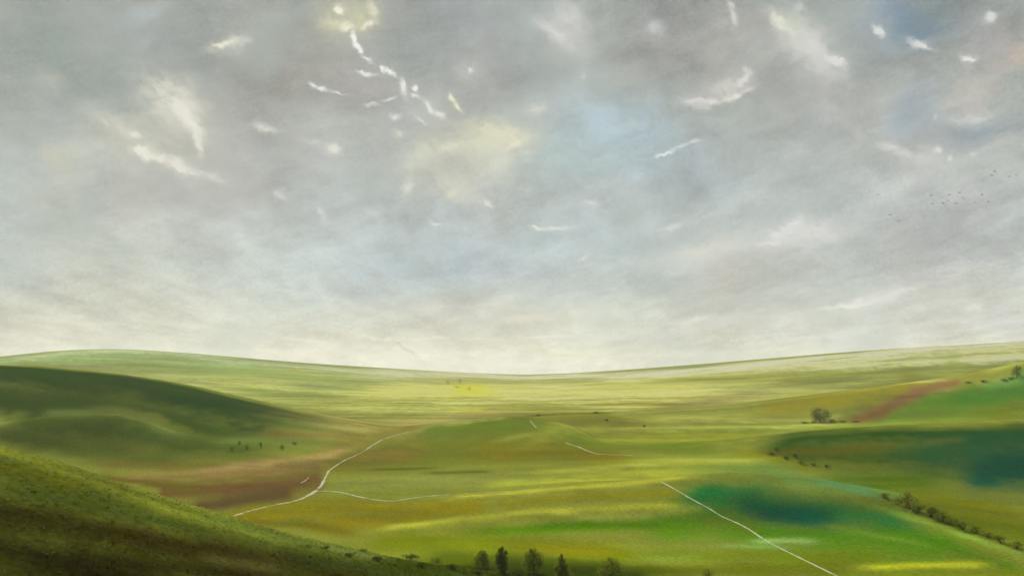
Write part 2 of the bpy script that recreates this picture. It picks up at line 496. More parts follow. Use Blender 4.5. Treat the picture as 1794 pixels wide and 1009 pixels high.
def noise_material(name, c0, c1, scale, rough=0.9, translucent=0.0):
    m, nt = mat_new(name)
    L = nt.links.new
    out = nd(nt, 'ShaderNodeOutputMaterial')
    tc = nd(nt, 'ShaderNodeTexCoord')
    nz = nd(nt, 'ShaderNodeTexNoise')
    nz.inputs['Scale'].default_value = scale
    nz.inputs['Detail'].default_value = 4
    L(tc.outputs['Object'], nz.inputs['Vector'])
    cr = nd(nt, 'ShaderNodeValToRGB')
    cr.color_ramp.elements[0].position = 0.35
    cr.color_ramp.elements[0].color = (*c0, 1)
    cr.color_ramp.elements[1].position = 0.65
    cr.color_ramp.elements[1].color = (*c1, 1)
    L(nz.outputs['Fac'], cr.inputs['Fac'])
    b = nd(nt, 'ShaderNodeBsdfPrincipled')
    b.inputs['Roughness'].default_value = rough
    b.inputs['Specular IOR Level'].default_value = 0.0
    L(cr.outputs['Color'], b.inputs['Base Color'])
    if translucent:
        tr = nd(nt, 'ShaderNodeBsdfTranslucent')
        L(cr.outputs['Color'], tr.inputs['Color'])
        mx = nd(nt, 'ShaderNodeMixShader')
        mx.inputs['Fac'].default_value = translucent
        L(b.outputs['BSDF'], mx.inputs[1])
        L(tr.outputs['BSDF'], mx.inputs[2])
        L(mx.outputs['Shader'], out.inputs['Surface'])
    else:
        L(b.outputs['BSDF'], out.inputs['Surface'])
    return m


M_GROUND = ground_material()
M_CHALK = noise_material('chalk', (0.46, 0.42, 0.27), (0.68, 0.64, 0.48), 0.5)
M_BARK = noise_material('bark', (0.03, 0.024, 0.014), (0.06, 0.05, 0.03), 2.0)
M_LEAF_DARK = noise_material('dark_foliage', (0.055, 0.075, 0.006), (0.13, 0.155, 0.016), 0.5, 0.8, 0.5)
M_LEAF_MID = noise_material('mid_foliage', (0.12, 0.15, 0.008), (0.24, 0.28, 0.026), 0.5, 0.8, 0.55)
M_LEAF_PALE = noise_material('pale_foliage', (0.07, 0.09, 0.03), (0.16, 0.18, 0.07), 0.4, 0.8, 0.25)
def grass_material():
    m, nt = mat_new('tussock_grass')
    L = nt.links.new
    out = nd(nt, 'ShaderNodeOutputMaterial')
    at = nd(nt, 'ShaderNodeAttribute', attribute_name='cover_and_shading')
    b = nd(nt, 'ShaderNodeBsdfDiffuse')
    tr = nd(nt, 'ShaderNodeBsdfTranslucent')
    mx = nd(nt, 'ShaderNodeMixShader')
    mx.inputs['Fac'].default_value = 0.5
    L(at.outputs['Color'], b.inputs['Color'])
    L(at.outputs['Color'], tr.inputs['Color'])
    L(b.outputs[0], mx.inputs[1])
    L(tr.outputs[0], mx.inputs[2])
    L(mx.outputs[0], out.inputs['Surface'])
    return m


M_GRASS = grass_material()
M_BIRD = noise_material('bird_plumage', (0.36, 0.36, 0.35), (0.46, 0.46, 0.44), 3.0)


def mesh_obj(name, verts, faces, mat, parent=None, smooth=False):
    me = bpy.data.meshes.new(name)
    me.from_pydata(verts, [], faces)
    me.materials.append(mat)
    if smooth:
        me.polygons.foreach_set('use_smooth', [True] * len(me.polygons))
    me.update()
    o = bpy.data.objects.new(name, me)
    COL.objects.link(o)
    if parent:
        o.parent = parent
    return o


def tag(o, label=None, cat=None, group=None, kind=None):
    if label:
        o['label'] = label
    if cat:
        o['category'] = cat
    if group:
        o['group'] = group
    if kind:
        o['kind'] = kind
    return o


# ------------------------------------------------------------------ ground sheet
def build_ground():
    n = NR * NT
    co = np.empty((n + 1, 3), dtype=np.float32)
    co[:n, 0] = GX.ravel()
    co[:n, 1] = GY.ravel()
    co[:n, 2] = GZ.ravel()
    co[n] = (0, 0, GZ[0].mean())
    i = np.arange(NR - 1)[:, None] * NT
    j = np.arange(NT)[None, :]
    j2 = (j + 1) % NT
    q = np.stack([i + j, i + j2, i + NT + j2, i + NT + j], axis=-1).reshape(-1, 4)[:, ::-1]
    tri = np.stack([np.arange(NT), np.full(NT, n), (np.arange(NT) + 1) % NT], axis=-1)
    me = bpy.data.meshes.new('ground')
    me.vertices.add(n + 1)
    me.vertices.foreach_set('co', co.ravel())
    nl = q.size + tri.size
    me.loops.add(nl)
    me.loops.foreach_set('vertex_index', np.concatenate([q.ravel(), tri.ravel()]).astype(np.int32))
    me.polygons.add(len(q) + len(tri))
    starts = np.concatenate([np.arange(len(q)) * 4, q.size + np.arange(len(tri)) * 3]).astype(np.int32)
    me.polygons.foreach_set('loop_start', starts)
    me.polygons.foreach_set('use_smooth', np.ones(len(starts), dtype=bool))
    me.update(calc_edges=True)
    me.validate()
    at = me.color_attributes.new('cover_and_shading', 'FLOAT_COLOR', 'POINT')
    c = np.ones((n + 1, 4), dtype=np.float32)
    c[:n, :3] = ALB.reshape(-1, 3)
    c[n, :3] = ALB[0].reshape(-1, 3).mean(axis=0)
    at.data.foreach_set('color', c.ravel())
    me.materials.append(M_GROUND)
    o = bpy.data.objects.new('ground', me)
    COL.objects.link(o)
    tag(o, kind='structure')
    return o


ground = build_ground()


# ------------------------------------------------------------------ chalk paths
def path(pts, w0, w1, seed, gap=0.0, lift=0.10):
    """Chalk path as a raised ribbon with a rounded back; w in metres."""
    W = np.array([sight(*p) for p in pts])
    sm = smooth_line([(*p, 0) for p in W], 14)[:, :2]
    rr = random.Random(seed)
    verts, faces = [], []
    nrow = 5
    L = len(sm)
    for k in range(L):
        t = sm[min(k + 1, L - 1)] - sm[max(k - 1, 0)]
        t = t / (np.hypot(*t) + 1e-9)
        nrm = np.array([-t[1], t[0]])
        f = k / (L - 1)
        wob = 0.15 + 1.8 * vnoise(np.array([k * 0.6]), np.array([seed * 3.1]), 5)[0]
        w = (w0 + (w1 - w0) * f) * wob
        if gap:
            g = vnoise(np.array([k * 0.21]), np.array([seed * 7.7]), 8)[0]
            w *= 0.25 + 1.2 * max(0, g - gap)
        if k in (0, L - 1):
            w *= 0.2
        for r in range(nrow):
            s = (r / (nrow - 1) - 0.5) * 2
            p = sm[k] + nrm * s * w * 0.5
            z = ground_tri(p[0], p[1]) + (lift * (1 - s * s) if abs(s) < 0.99 else -0.15)
            verts.append((p[0], p[1], z))
    for k in range(L - 1):
        for r in range(nrow - 1):
            a = k * nrow + r
            faces.append((a, a + 1, a + nrow + 1, a + nrow))
    o = mesh_obj('path', verts, faces, M_CHALK, smooth=True)
    tag(o, kind='structure')
    return o


path([(408, 904), (440, 894), (472, 886), (520, 876), (548, 863), (562, 851), (570, 836), (576, 824)], 2.0, 1.6, 1)
path([(576, 824), (600, 808), (634, 792), (672, 769), (716, 756)], 1.0, 1.2, 2)
path([(556, 860), (574, 860), (602, 863), (640, 872), (684, 877), (716, 873), (744, 869)], 1.7, 1.3, 3)
path([(744, 869), (790, 866), (830, 863), (870, 861), (930, 857)], 2.1, 1.8, 4, .32)
path([(526, 846), (534, 842), (541, 836)], .9, .6, 10)
path([(1158, 844), (1200, 867), (1250, 895), (1304, 922), (1352, 952), (1400, 976), (1470, 1010)], .85, .85, 5)
path([(990, 775), (1012, 782), (1034, 791), (1050, 796)], 1.7, .9, 6)
path([(1040, 794), (1070, 796), (1110, 798)], .7, .4, 7)
path([(929, 737), (934, 743), (940, 749)], 1.5, 1.2, 8)
path([(780, 730), (800, 722), (824, 715)], 1.1, .8, 9, .1)


# ------------------------------------------------------------------ trees and shrubs
def tube(verts, faces, pts, radii, sides=7):
    base = len(verts)
    for k, p in enumerate(pts):
        p = Vector(p)
        a = Vector(pts[max(k - 1, 0)])
        b = Vector(pts[min(k + 1, len(pts) - 1)])
        t = (b - a).normalized()
        u = t.orthogonal().normalized()
        v = t.cross(u)
        for s in range(sides):
            an = 2 * math.pi * s / sides
            verts.append(tuple(p + (u * math.cos(an) + v * math.sin(an)) * radii[k]))
    for k in range(len(pts) - 1):
        for s in range(sides):
            a = base + k * sides + s
            b = base + k * sides + (s + 1) % sides
            faces.append((a, b, b + sides, a + sides))
    faces.append(tuple(base + s for s in range(sides))[::-1])
    faces.append(tuple(base + (len(pts) - 1) * sides + s for s in range(sides)))


def leaf_cloud(clumps, n, size, rr, flat=1.0):
    verts, faces = [], []
    tot = sum(c[3] ** 2 for c in clumps)
    for (cx, cy, cz, cr) in clumps:
        m = max(6, int(n * cr * cr / tot))
        for _ in range(m):
            d = Vector((rr.gauss(0, 1), rr.gauss(0, 1), rr.gauss(0, 1) * flat)).normalized()
            r = cr * (rr.random() ** 0.45) * rr.uniform(0.85, 1.12)
            p = Vector((cx, cy, cz)) + d * r
            nrm = (d + Vector((rr.gauss(0, .6), rr.gauss(0, .6), rr.gauss(0, .6)))).normalized()
            u = nrm.orthogonal().normalized()
            v = nrm.cross(u)
            an = rr.uniform(0, 6.28)
            u, v = u * math.cos(an) + v * math.sin(an), v * math.cos(an) - u * math.sin(an)
            s = size * rr.uniform(0.6, 1.35)
            b = len(verts)
            verts += [tuple(p - u * s), tuple(p + v * s * .55), tuple(p + u * s), tuple(p - v * s * .55)]
            faces.append((b, b + 1, b + 2, b + 3))
    return verts, faces


def px_m(y):
    return y / F


def tree(px, py, hpx, wpx, label, mat, seed, cat='tree', group=None, shape='round', leaves=900, name='tree', trunk_frac=0.22, lean=0.0, gaps=0.0):
    x, y = sight(px, py)
    z = ground_tri(x, y)
    h = hpx * px_m(y)
    w = wpx * px_m(y)
    rr = random.Random(seed)
    root = bpy.data.objects.new(name, None)
    root.empty_display_size = 0.5
    COL.objects.link(root)
    root.location = (x, y, z)
    tag(root, label, cat, group)
    # clumps of the crown
    clumps = []
    nc = 13 if shape != 'column' else 12
    for i in range(nc):
        f = (i + 0.5) / nc
        zz = trunk_frac + (1 - trunk_frac) * (0.08 + 0.84 * f)
        if shape == 'column':
            prof = math.sin(math.pi * min(1, f * 0.9 + 0.14)) ** 0.6
            off = 0.5 * prof
        elif shape == 'cone':
            prof = (1 - f) ** 0.8 + 0.15
            off = 0.6 * prof
        else:
            prof = math.sin(math.pi * (0.2 + 0.72 * f)) ** 0.7
            off = 0.75 * prof
        an = i * 2.4 + rr.uniform(-.5, .5)
        cr = w * 0.5 * prof * rr.uniform(0.34, 0.52)
        rad = max(0, w * 0.5 * off - cr * 0.3) * rr.uniform(.55, 1)
        clumps.append((math.cos(an) * rad + lean * zz * h, math.sin(an) * rad, min(zz * h, h - cr * .8), cr))
    tv, tf = [], []
    top = h * 0.86
    pts = [(lean * h * t + 0.02 * h * math.sin(3 * t + seed), 0.02 * h * math.sin(2 * t + 1 + seed), -0.3 + t * (top + .3)) for t in (0, .06, .2, .4, .6, .8, 1)]
    r0 = 0.028 * h + 0.05
    tube(tv, tf, pts, [r0 * 1.5, r0, r0 * .85, r0 * .65, r0 * .45, r0 * .28, r0 * .1])
    for c in clumps:
        t = max(0.14, min(.8, (c[2] / h) * 0.72))
        k = t * h
        a = (lean * k, 0, k)
        mid = ((a[0] + c[0]) / 2, c[1] / 2, (k + c[2]) / 2 + 0.02 * h)
        tube(tv, tf, [a, mid, (c[0], c[1], c[2])], [r0 * .36, r0 * .24, r0 * .07], 5)
    mesh_obj('trunk', tv, tf, M_BARK, root, True)
    lv, lf = leaf_cloud(clumps, leaves, max(0.03 * h, 0.1), rr)
    mesh_obj('crown', lv, lf, mat, root)
    return root


tree(1437, 739, 26, 46, 'rounded hedgerow tree with a gappy domed crown beside the brown ploughed strip', M_LEAF_DARK, 3, leaves=2400, trunk_frac=.0)
tree(1781, 661, 22, 26, 'small dark spreading tree on the green slope at the right edge', M_LEAF_DARK, 5, leaves=1000, trunk_frac=.1, lean=.15)
for i, (px, py, hp, wp, lab, sh) in enumerate([
    (845, 994, 34, 36, 'smallest and palest young tree, left end of the row by the near hill', 'round'),
    (880, 1002, 52, 42, 'tallest slender young tree at the foot of the near hill, forked crown', 'column'),
    (935, 1004, 46, 46, 'broad-topped young tree standing between the tallest one and the pointed one', 'round'),
    (984, 1011, 46, 44, 'young tree with a pointed crown, second from the right end of the near row', 'cone'),
    (1072, 1018, 44, 56, 'wide low bushy tree right of the pointed tree, crown cut by the picture foot', 'round')]):
    tree(px, py, hp, wp, lab, M_LEAF_MID, 20 + i, group='young trees at the foot of the near hill', shape=sh, leaves=2600, trunk_frac=-.04)
tree(1242, 1022, 28, 34, 'lone dark bush of which only the top shows above the bottom of the picture', M_LEAF_DARK, 31, cat='bush', name='bush', leaves=500, trunk_frac=.1)
for i, (px, py, hp, wp, lab) in enumerate([
    (785, 673, 9, 22, 'distant olive tree at the left of the clump on the plain by the yellow field'),
    (806, 672, 10, 16, 'distant tree in the middle of the clump on the plain by the yellow field'),
    (800, 680, 7, 30, 'low wide distant tree in front of the clump on the plain'),
    (822, 684, 8, 16, 'distant tree at the right of the clump, touching the yellow field')]):
    tree(px, py, hp, wp, lab, M_LEAF_DARK, 40 + i, group='trees in the distant clump on the plain', leaves=260, trunk_frac=.12)

# shrubs
SHRUB_PROTO = []


def shrub_proto(seed, mat):
    rr = random.Random(seed)
    root = bpy.data.objects.new('shrub', None)
    COL.objects.link(root)
    cl = []
    for i in range(8):
        an = rr.uniform(0, 6.28)
        r = rr.uniform(0, .42)
        cr = rr.uniform(.2, .36)
        cl.append((math.cos(an) * r, math.sin(an) * r, cr * .6 + rr.uniform(0, .55) * (1 - r), cr * .85))
    lv, lf = leaf_cloud(cl, 420, .05, rr)
    tv, tf = [], []
    for c in cl[:6]:
        tube(tv, tf, [(c[0] * .15, c[1] * .15, -.12), (c[0] * .6, c[1] * .6, c[2] * .5), (c[0], c[1], c[2])], [.018, .011, .004], 5)
    mesh_obj('stems', tv, tf, M_BARK, root, True)
    mesh_obj('foliage', lv, lf, mat, root)
    return root


def copy_tree(o, parent=None):
    c = o.copy()
    COL.objects.link(c)
    c.parent = parent
    for ch in list(o.children):
        copy_tree(ch, c)
    return c


protos = {m.name: [shrub_proto(60 + 7 * i + j, m) for j in range(3)] for i, m in enumerate((M_LEAF_DARK, M_LEAF_MID, M_LEAF_PALE))}
used = set()
scount = [0]


def shrub(px, py, wpx, hpx, label, group, mat=M_LEAF_DARK, skip=0):
    scount[0] += 1
    p = protos[mat.name][scount[0] % 3]
    o = p if p.name not in used else copy_tree(p)
    used.add(p.name)
    x, y = sight(px, py)
    m = px_m(y)
    o.location = (x, y, ground_tri(x, y))
    o.scale = (wpx * m, wpx * m, hpx * m)
    o.rotation_euler.z = scount[0] * 1.7
    tag(o, label, 'shrub', group)
    return o


HEDGE = [(1548, 872, 22, 14, 'pale low shrub at the far upper end of the dark hedge', M_LEAF_MID),
         (1572, 884, 26, 16, 'second shrub from the upper end of the hedge, low and olive', M_LEAF_MID),
         (1588, 889, 42, 34, 'tallest and darkest shrub of the hedge on the right swell', M_LEAF_DARK),
         (1608, 897, 30, 22, 'dark shrub just below the tallest one of the hedge', M_LEAF_DARK),
         (1630, 905, 44, 28, 'wide domed shrub in the middle of the hedge', M_LEAF_MID),
         (1652, 912, 32, 24, 'shrub with a lighter top between the domed and the leaning shrub', M_LEAF_MID),
         (1668, 918, 30, 20, 'dark leaning shrub below the middle of the hedge', M_LEAF_DARK),
         (1690, 927, 34, 20, 'dark flat shrub over the bend of the pale crest', M_LEAF_DARK),
         (1712, 934, 30, 16, 'olive shrub low in the hedge, under the golden field', M_LEAF_MID),
         (1733, 941, 28, 14, 'third shrub from the lower end of the hedge', M_LEAF_DARK),
         (1756, 951, 28, 18, 'shrub with a bright fork of twigs near the picture edge', M_LEAF_MID),
         (1782, 961, 32, 16, 'last shrub of the hedge, cut by the right edge of the picture', M_LEAF_DARK)]
for a in HEDGE:
    shrub(*a[:5], 'shrubs of the hedge on the right swell', M_LEAF_MID)
OAKROW = [(1410, 742, 16, 6, 'small shrub at the left end of the hedge line under the rounded tree'),
          (1424, 741, 14, 5, 'shrub close left of the rounded tree'),
          (1455, 740, 22, 8, 'dark shrub close right of the rounded tree'),
          (1475, 740, 20, 6, 'low shrub between the rounded tree and the ploughed strip'),
          (1495, 740, 20, 5, 'shrub at the lower tip of the brown ploughed strip')]
for a in OAKROW:
    shrub(*a, 'low hedge under the rounded tree', M_LEAF_MID)
for a in [(1758, 667, 18, 5, 'lowest shrub of the hedge that climbs to the tree at the right edge'),
          (1770, 664, 14, 6, 'shrub beside the trunk of the tree at the right edge'),
          (1720, 669, 22, 5, 'pale brown shrub above the top end of the ploughed strip'),
          (1697, 671, 16, 4, 'tiny shrub touching the top end of the ploughed strip')]:
    shrub(*a, 'hedge climbing the right slope', M_LEAF_MID)
for a in [(343, 757, 5, 6, 'single dark dot of a shrub high on the dark left hill'),
          (408, 789, 9, 10, 'leftmost of the small shrubs on the green field above the tan band'),
          (420, 778, 9, 8, 'uppermost of the small shrubs on the green field above the tan band'),
          (433, 786, 10, 12, 'second of the small shrubs on the green field, next to the leftmost'),
          (458, 784, 9, 14, 'tallest of the small shrubs on the green field above the tan band'),
          (494, 786, 12, 9, 'shrub of the green field that stands nearest the brown line'),
          (516, 778, 10, 7, 'rightmost small shrub on the green field above the tan band')]:
    shrub(*a, 'small shrubs on the green field', M_LEAF_MID)
for a in [(1352, 797, 16, 8, 'shrub at the left end of the scattered scrub below the dark shoulder', M_LEAF_PALE),
          (1362, 790, 10, 10, 'pale upright shrub above the scattered scrub', M_LEAF_PALE),
          (1376, 804, 14, 9, 'dark shrub in the scattered scrub, left half', M_LEAF_DARK),
          (1392, 800, 12, 8, 'darkest upper shrub of the scattered scrub', M_LEAF_DARK),
          (1402, 812, 16, 9, 'middle shrub on the lower edge of the scattered scrub', M_LEAF_MID),
          (1424, 815, 14, 8, 'green shrub right of the middle of the scattered scrub', M_LEAF_MID),
          (1446, 818, 16, 7, 'rightmost shrub of the scattered scrub', M_LEAF_MID)]:
    shrub(*a[:5], 'scattered scrub below the dark shoulder', a[5])
for a in [(942, 729, 14, 4, 'shrub at the left tip of the dark knoll'), (1046, 724, 16, 5, 'shrub on the crest of the dark knoll'),
          (1064, 737, 9, 5, 'pale shrub on the near face of the dark knoll'), (1128, 748, 10, 5, 'shrub at the right foot of the dark knoll')]:
    shrub(*a, 'shrubs on the dark knoll', M_LEAF_DARK)
SCRUB = [(612, 975, 26, 11), (640, 968, 22, 10), (662, 983, 30, 13), (690, 990, 26, 12), (716, 980, 34, 15), (742, 994, 28, 12), (764, 986, 26, 13), (790, 996, 30, 14), (812, 1002, 26, 16), (838, 1006, 30, 14), (860, 1008, 26, 12), (905, 1012, 34, 16), (958, 1016, 32, 18), (1012, 1018, 34, 14), (570, 962, 20, 8), (540, 958, 18, 7)]
where = ['under the pale end of the near hill crest', 'just above the pale patch of the near hill', 'below the pale patch of the near hill', 'beside the dark hollow', 'largest one at the near hill foot', 'low one below the largest', 'right of the largest', 'left of the smallest young tree',
         'at the foot of the smallest young tree', 'below the smallest young tree', 'left at the foot of the tallest young tree', 'between the tallest and the broad-topped young tree', 'between the broad-topped and the pointed young tree', 'right at the foot of the pointed young tree', 'small one on the crest edge, second from the left', 'leftmost small one on the crest edge']
for a, wtxt in zip(SCRUB, where):
    shrub(*a, 'dark scrub bush ' + wtxt, 'scrub along the foot of the near hill', M_LEAF_DARK if len(wtxt) % 2 else M_LEAF_MID)
for lst in protos.values():
    for p in lst:
        if p.name not in used:
            for ch in list(p.children):
                bpy.data.objects.remove(ch)
            bpy.data.objects.remove(p)


# ------------------------------------------------------------------ tussock grass on the near hill
def grass():
    verts, faces, cols = [], [], []
    rr = random.Random(99)
    n = 0
    while n < 26000:
        th = rr.uniform(-0.62, 0.10)
        d = math.sqrt(rr.uniform(70 ** 2, 255 ** 2))
        x, y = d * math.tan(th), d
        z = ground_tri(x, y)
        if z < 5 or x > 5:
            continue
        n += 1
        j = int(np.clip(np.searchsorted(TH, th), 0, NT - 1))
        i = int(np.clip(np.searchsorted(RR, math.hypot(x, y)), 0, NR - 1))
        base = ALB[i, j]
        k_ = rr.choice((.75, 1.0, 1.2, 1.5, 1.9)) if rr.random() < .8 else 2.4
        s = rr.uniform(.07, .2) * (1.7 if rr.random() < .06 else 1)
        for k in range(4):
            an = rr.uniform(0, 6.28)
            lx, ly = math.cos(an), math.sin(an)
            b = len(verts)
            ox, oy = rr.gauss(0, .18), rr.gauss(0, .18)
            wd = .06 + .3 * s
            verts += [(x + ox - ly * wd, y + oy + lx * wd, z - .05), (x + ox + ly * wd, y + oy - lx * wd, z - .05), (x + ox + lx * s * .9, y + oy + ly * s * .9, z + s)]
            faces.append((b, b + 1, b + 2))
            cols += [tuple(np.minimum(np.clip(base * k_, .012, .5), base + .05)) + (1,)] * 3
    o = mesh_obj('grass', verts, faces, M_GRASS)
    at = o.data.color_attributes.new('cover_and_shading', 'FLOAT_COLOR', 'POINT')
    at.data.foreach_set('color', np.array(cols, dtype=np.float32).ravel())
    tag(o, 'rough tussock grass on the dark near hill', 'grass', kind='stuff')


grass()


# ------------------------------------------------------------------ birds
def bird_mesh(flap, seed):
    """Gliding bird: spindle body, tail fan, two cranked wings, one skin."""
    v, f = [], []
    n = 8
    prof = [(-.36, .005, .0), (-.28, .035, .0), (-.12, .062, 0), (.04, .07, 0), (.17, .052, .01), (.24, .045, .02), (.3, .03, .02), (.36, .004, .012)]
    for (yy, r, zz) in prof:
        for s in range(n):
            a = 2 * math.pi * s / n
            v.append((math.cos(a) * r, yy, zz + math.sin(a) * r * .85))
    for k in range(len(prof) - 1):
        for s in range(n):
            a = k * n + s
            b = k * n + (s + 1) % n
            f.append((a, b, b + n, a + n))
    for sd in (-1, 1):
        b0 = len(v)
        st = [(.03, .16, -.10, .02), (.24, .19, -.07, .02 + .22 * math.sin(flap)), (.42, .12, -.06, .02 + .30 * math.sin(flap)), (.60, -.02, -.10, .02 + .24 * math.sin(flap))]
        for (xx, y1, y0, zz) in st:
            v += [(sd * xx, y1, zz), (sd * xx, (y0 + y1) / 2, zz + .022 * (1 - xx)), (sd * xx, y0, zz), (sd * xx, (y0 + y1) / 2, zz - .012)]
        for k in range(3):
            for s in range(4):
                a = b0 + k * 4 + s
                b = b0 + k * 4 + (s + 1) % 4
                f.append((a, b, b + 4, a + 4))
        f.append(tuple(b0 + 12 + s for s in range(4)))
    b0 = len(v)
    v += [(-.03, -.26, .012), (.03, -.26, .012), (.09, -.46, .012), (-.09, -.46, .012), (-.03, -.26, -.008), (.03, -.26, -.008), (.09, -.46, -.0), (-.09, -.46, -.0)]
    f += [(b0, b0 + 1, b0 + 2, b0 + 3), (b0 + 7, b0 + 6, b0 + 5, b0 + 4), (b0, b0 + 4, b0 + 5, b0 + 1), (b0 + 2, b0 + 6, b0 + 7, b0 + 3), (b0 + 1, b0 + 5, b0 + 6, b0 + 2), (b0 + 3, b0 + 7, b0 + 4, b0)]
    me = bpy.data.meshes.new('bird')
    me.from_pydata(v, [], f)
    me.materials.append(M_BIRD)
    me.update()
    return me


BM = [bird_mesh(fl, i) for i, fl in enumerate((.9, .5, -.4, 1.2))]
BIRDS = [((1632, 343), 8, .9), ((1634, 358), 6, 2.1), ((1650, 346), 7, .2), ((1653, 357), 9, .4), ((1661, 352), 6, 1.2), ((1663, 342), 8, .1), ((1675, 356), 8, .7), ((1682, 338), 9, .3), ((1686, 347), 10, 0.0), ((1690, 349), 6, 1.0),
         ((1708, 354), 8, .5), ((1720, 342), 7, 1.1), ((1732, 354), 8, .8),
         ((1738, 308), 9, .1), ((1742, 300), 8, .6), ((1769, 310), 6, .9), ((1781, 307), 8, .5),
         ((1560, 377), 9, .2), ((1578, 371), 8, .4), ((1575, 388), 9, .3),
         ((1510, 341), 6, .4), ((1524, 335), 5, 1.3), ((1538, 341), 8, .2)]
BL = ['small grey bird in the dense middle cluster of the flock'] * 13 + \
     ['small grey bird in the highest group of the flock, by the right edge'] * 4 + \
     ['small grey bird in the lowest group of three of the flock'] * 3 + \
     ['faint small bird in the leftmost trailing group of the flock'] * 3
for i, ((px, py), wp, rz) in enumerate(BIRDS):
    d = 260 + 30 * math.sin(i * 1.9)
    o = bpy.data.objects.new('bird', BM[i % 4])
    COL.objects.link(o)
    o.location = ((px - CX) * d / F, d, H + (YH - py) * d / F)
    s = wp * d / F / 1.2
    o.scale = (s, s, s)
    o.rotation_euler = (math.radians(random.uniform(-12, 12)), math.radians(random.uniform(-22, 22)), rz * .8 - .4)
    tag(o, BL[i], 'bird', 'birds flying in a loose flock')

# ------------------------------------------------------------------ sky (world)
world = bpy.data.worlds.new('World')
scene.world = world
world.use_nodes = True
wt = world.node_tree
wt.nodes.clear()
WL = wt.links.new
wout = nd(wt, 'ShaderNodeOutputWorld')
bg = nd(wt, 'ShaderNodeBackground')
bg.inputs['Strength'].default_value = 0.1
WL(bg.outputs['Background'], wout.inputs['Surface'])
sky = nd(wt, 'ShaderNodeTexSky', sky_type='NISHITA')
sky.sun_disc = False
sky.sun_elevation = SUN_EL
sky.sun_rotation = SUN_AZ
tc = nd(wt, 'ShaderNodeTexCoord')
sep = nd(wt, 'ShaderNodeSeparateXYZ')
WL(tc.outputs['Generated'], sep.inputs[0])


def mth(op, a, b=None, c=None, clamp=False):
    n = nd(wt, 'ShaderNodeMath', operation=op, use_clamp=clamp)
    for i, v in enumerate((a, b, c)):
        if v is None:
            continue
        if isinstance(v, (int, float)):
            n.inputs[i].default_value = v
        else:
            WL(v, n.inputs[i])
    return n.outputs[0]


K = 16.87      # 1 unit = 100 photo pixels of arc
az = mth('MULTIPLY', mth('ARCTAN2', sep.outputs['X'], sep.outputs['Y']), K)
el = mth('MULTIPLY', mth('ARCSINE', sep.outputs['Z']), -K)
comb = nd(wt, 'ShaderNodeCombineXYZ')
WL(az, comb.inputs[0])
WL(el, comb.inputs[1])
comb.inputs[2].default_value = 1.0
P0 = comb.outputs[0]


def ang(px, py):
    dx = (px - CX) / F
    dz = (YH - py) / F
    return math.atan(dx) * K, -math.atan2(dz, math.sqrt(1 + dx * dx)) * K


def noise(vec, scale, detail=3, rough=.55, dist=0.0, out='Fac'):
    n = nd(wt, 'ShaderNodeTexNoise')
    n.inputs['Scale'].default_value = scale
    n.inputs['Detail'].default_value = detail
    n.inputs['Roughness'].default_value = rough
    n.inputs['Distortion'].default_value = dist
    WL(vec, n.inputs['Vector'])
    return n.outputs[out]


def mapping(vec, loc=(0, 0, 0), rot=0, scale=(1, 1, 1), typ='TEXTURE'):
    n = nd(wt, 'ShaderNodeMapping', vector_type=typ)
    n.inputs['Location'].default_value = loc
    n.inputs['Rotation'].default_value = (0, 0, rot)
    n.inputs['Scale'].default_value = scale
    WL(vec, n.inputs['Vector'])
    return n.outputs[0]


def warp(vec, layers):
    cur = vec
    for scale, amp in layers:
        c = noise(vec, scale, 3, .6, 0, 'Color')
        s = nd(wt, 'ShaderNodeVectorMath', operation='SUBTRACT')
        WL(c, s.inputs[0])
        s.inputs[1].default_value = (.5, .5, .5)
        m = nd(wt, 'ShaderNodeVectorMath', operation='MULTIPLY_ADD')
        WL(s.outputs[0], m.inputs[0])
        m.inputs[1].default_value = (amp, amp, 0)
        WL(cur, m.inputs[2])
        cur = m.outputs[0]
    return cur


P_SOFT = warp(P0, [(0.7, 1.1), (2.2, .35)])
P_FINE = warp(P0, [(1.6, .22), (7.0, .14), (20.0, .05)])


def mixc(a, b, fac):
    n = nd(wt, 'ShaderNodeMix', data_type='RGBA', blend_type='MIX')
    n.clamp_factor = True
    if isinstance(fac, (int, float)):
        n.inputs[0].default_value = fac
    else:
        WL(fac, n.inputs[0])
    for i, v in ((6, a), (7, b)):
        if isinstance(v, tuple):
            n.inputs[i].default_value = (*v, 1)
        else:
            WL(v, n.inputs[i])
    return n.outputs[2]


def lin(c):
    return tuple(float(v) for v in srgb(c))


# base tone by height above the horizon
ramp = nd(wt, 'ShaderNodeValToRGB')
cr = ramp.color_ramp
stops = [(0.0, (218, 217, 198)), (0.10, (211, 212, 196)), (.22, (196, 203, 197)), (.40, (187, 194, 191)), (.62, (173, 178, 172)), (.82, (160, 165, 160)), (1.0, (152, 157, 153))]
while len(cr.elements) < len(stops):
    cr.elements.new(.5)
for e_, (p_, c_) in zip(cr.elements, stops):
    e_.position = p_
    e_.color = (*lin(c_), 1)
WL(mth('MULTIPLY', el, -1 / 6.4, None, True), ramp.inputs['Fac'])
color = ramp.outputs['Color']

n_big = noise(mapping(P_SOFT, rot=math.radians(-12), scale=(2.6, 1.5, 1)), 1.0, 5, .6)
n_str = noise(mapping(P_FINE, rot=math.radians(-14), scale=(1.5, .32, 1)), 1.0, 5, .65)
n_swl = noise(mapping(P_SOFT, rot=math.radians(35), scale=(1.1, .6, 1)), 1.0, 5, .6)
n_fin = noise(P0, 20.0, 2, .75)
n_bru = noise(mapping(P_FINE, rot=math.radians(-22), scale=(.42, .07, 1)), 1.0, 3, .6)
n_tint = noise(P_SOFT, .55, 2, .5)


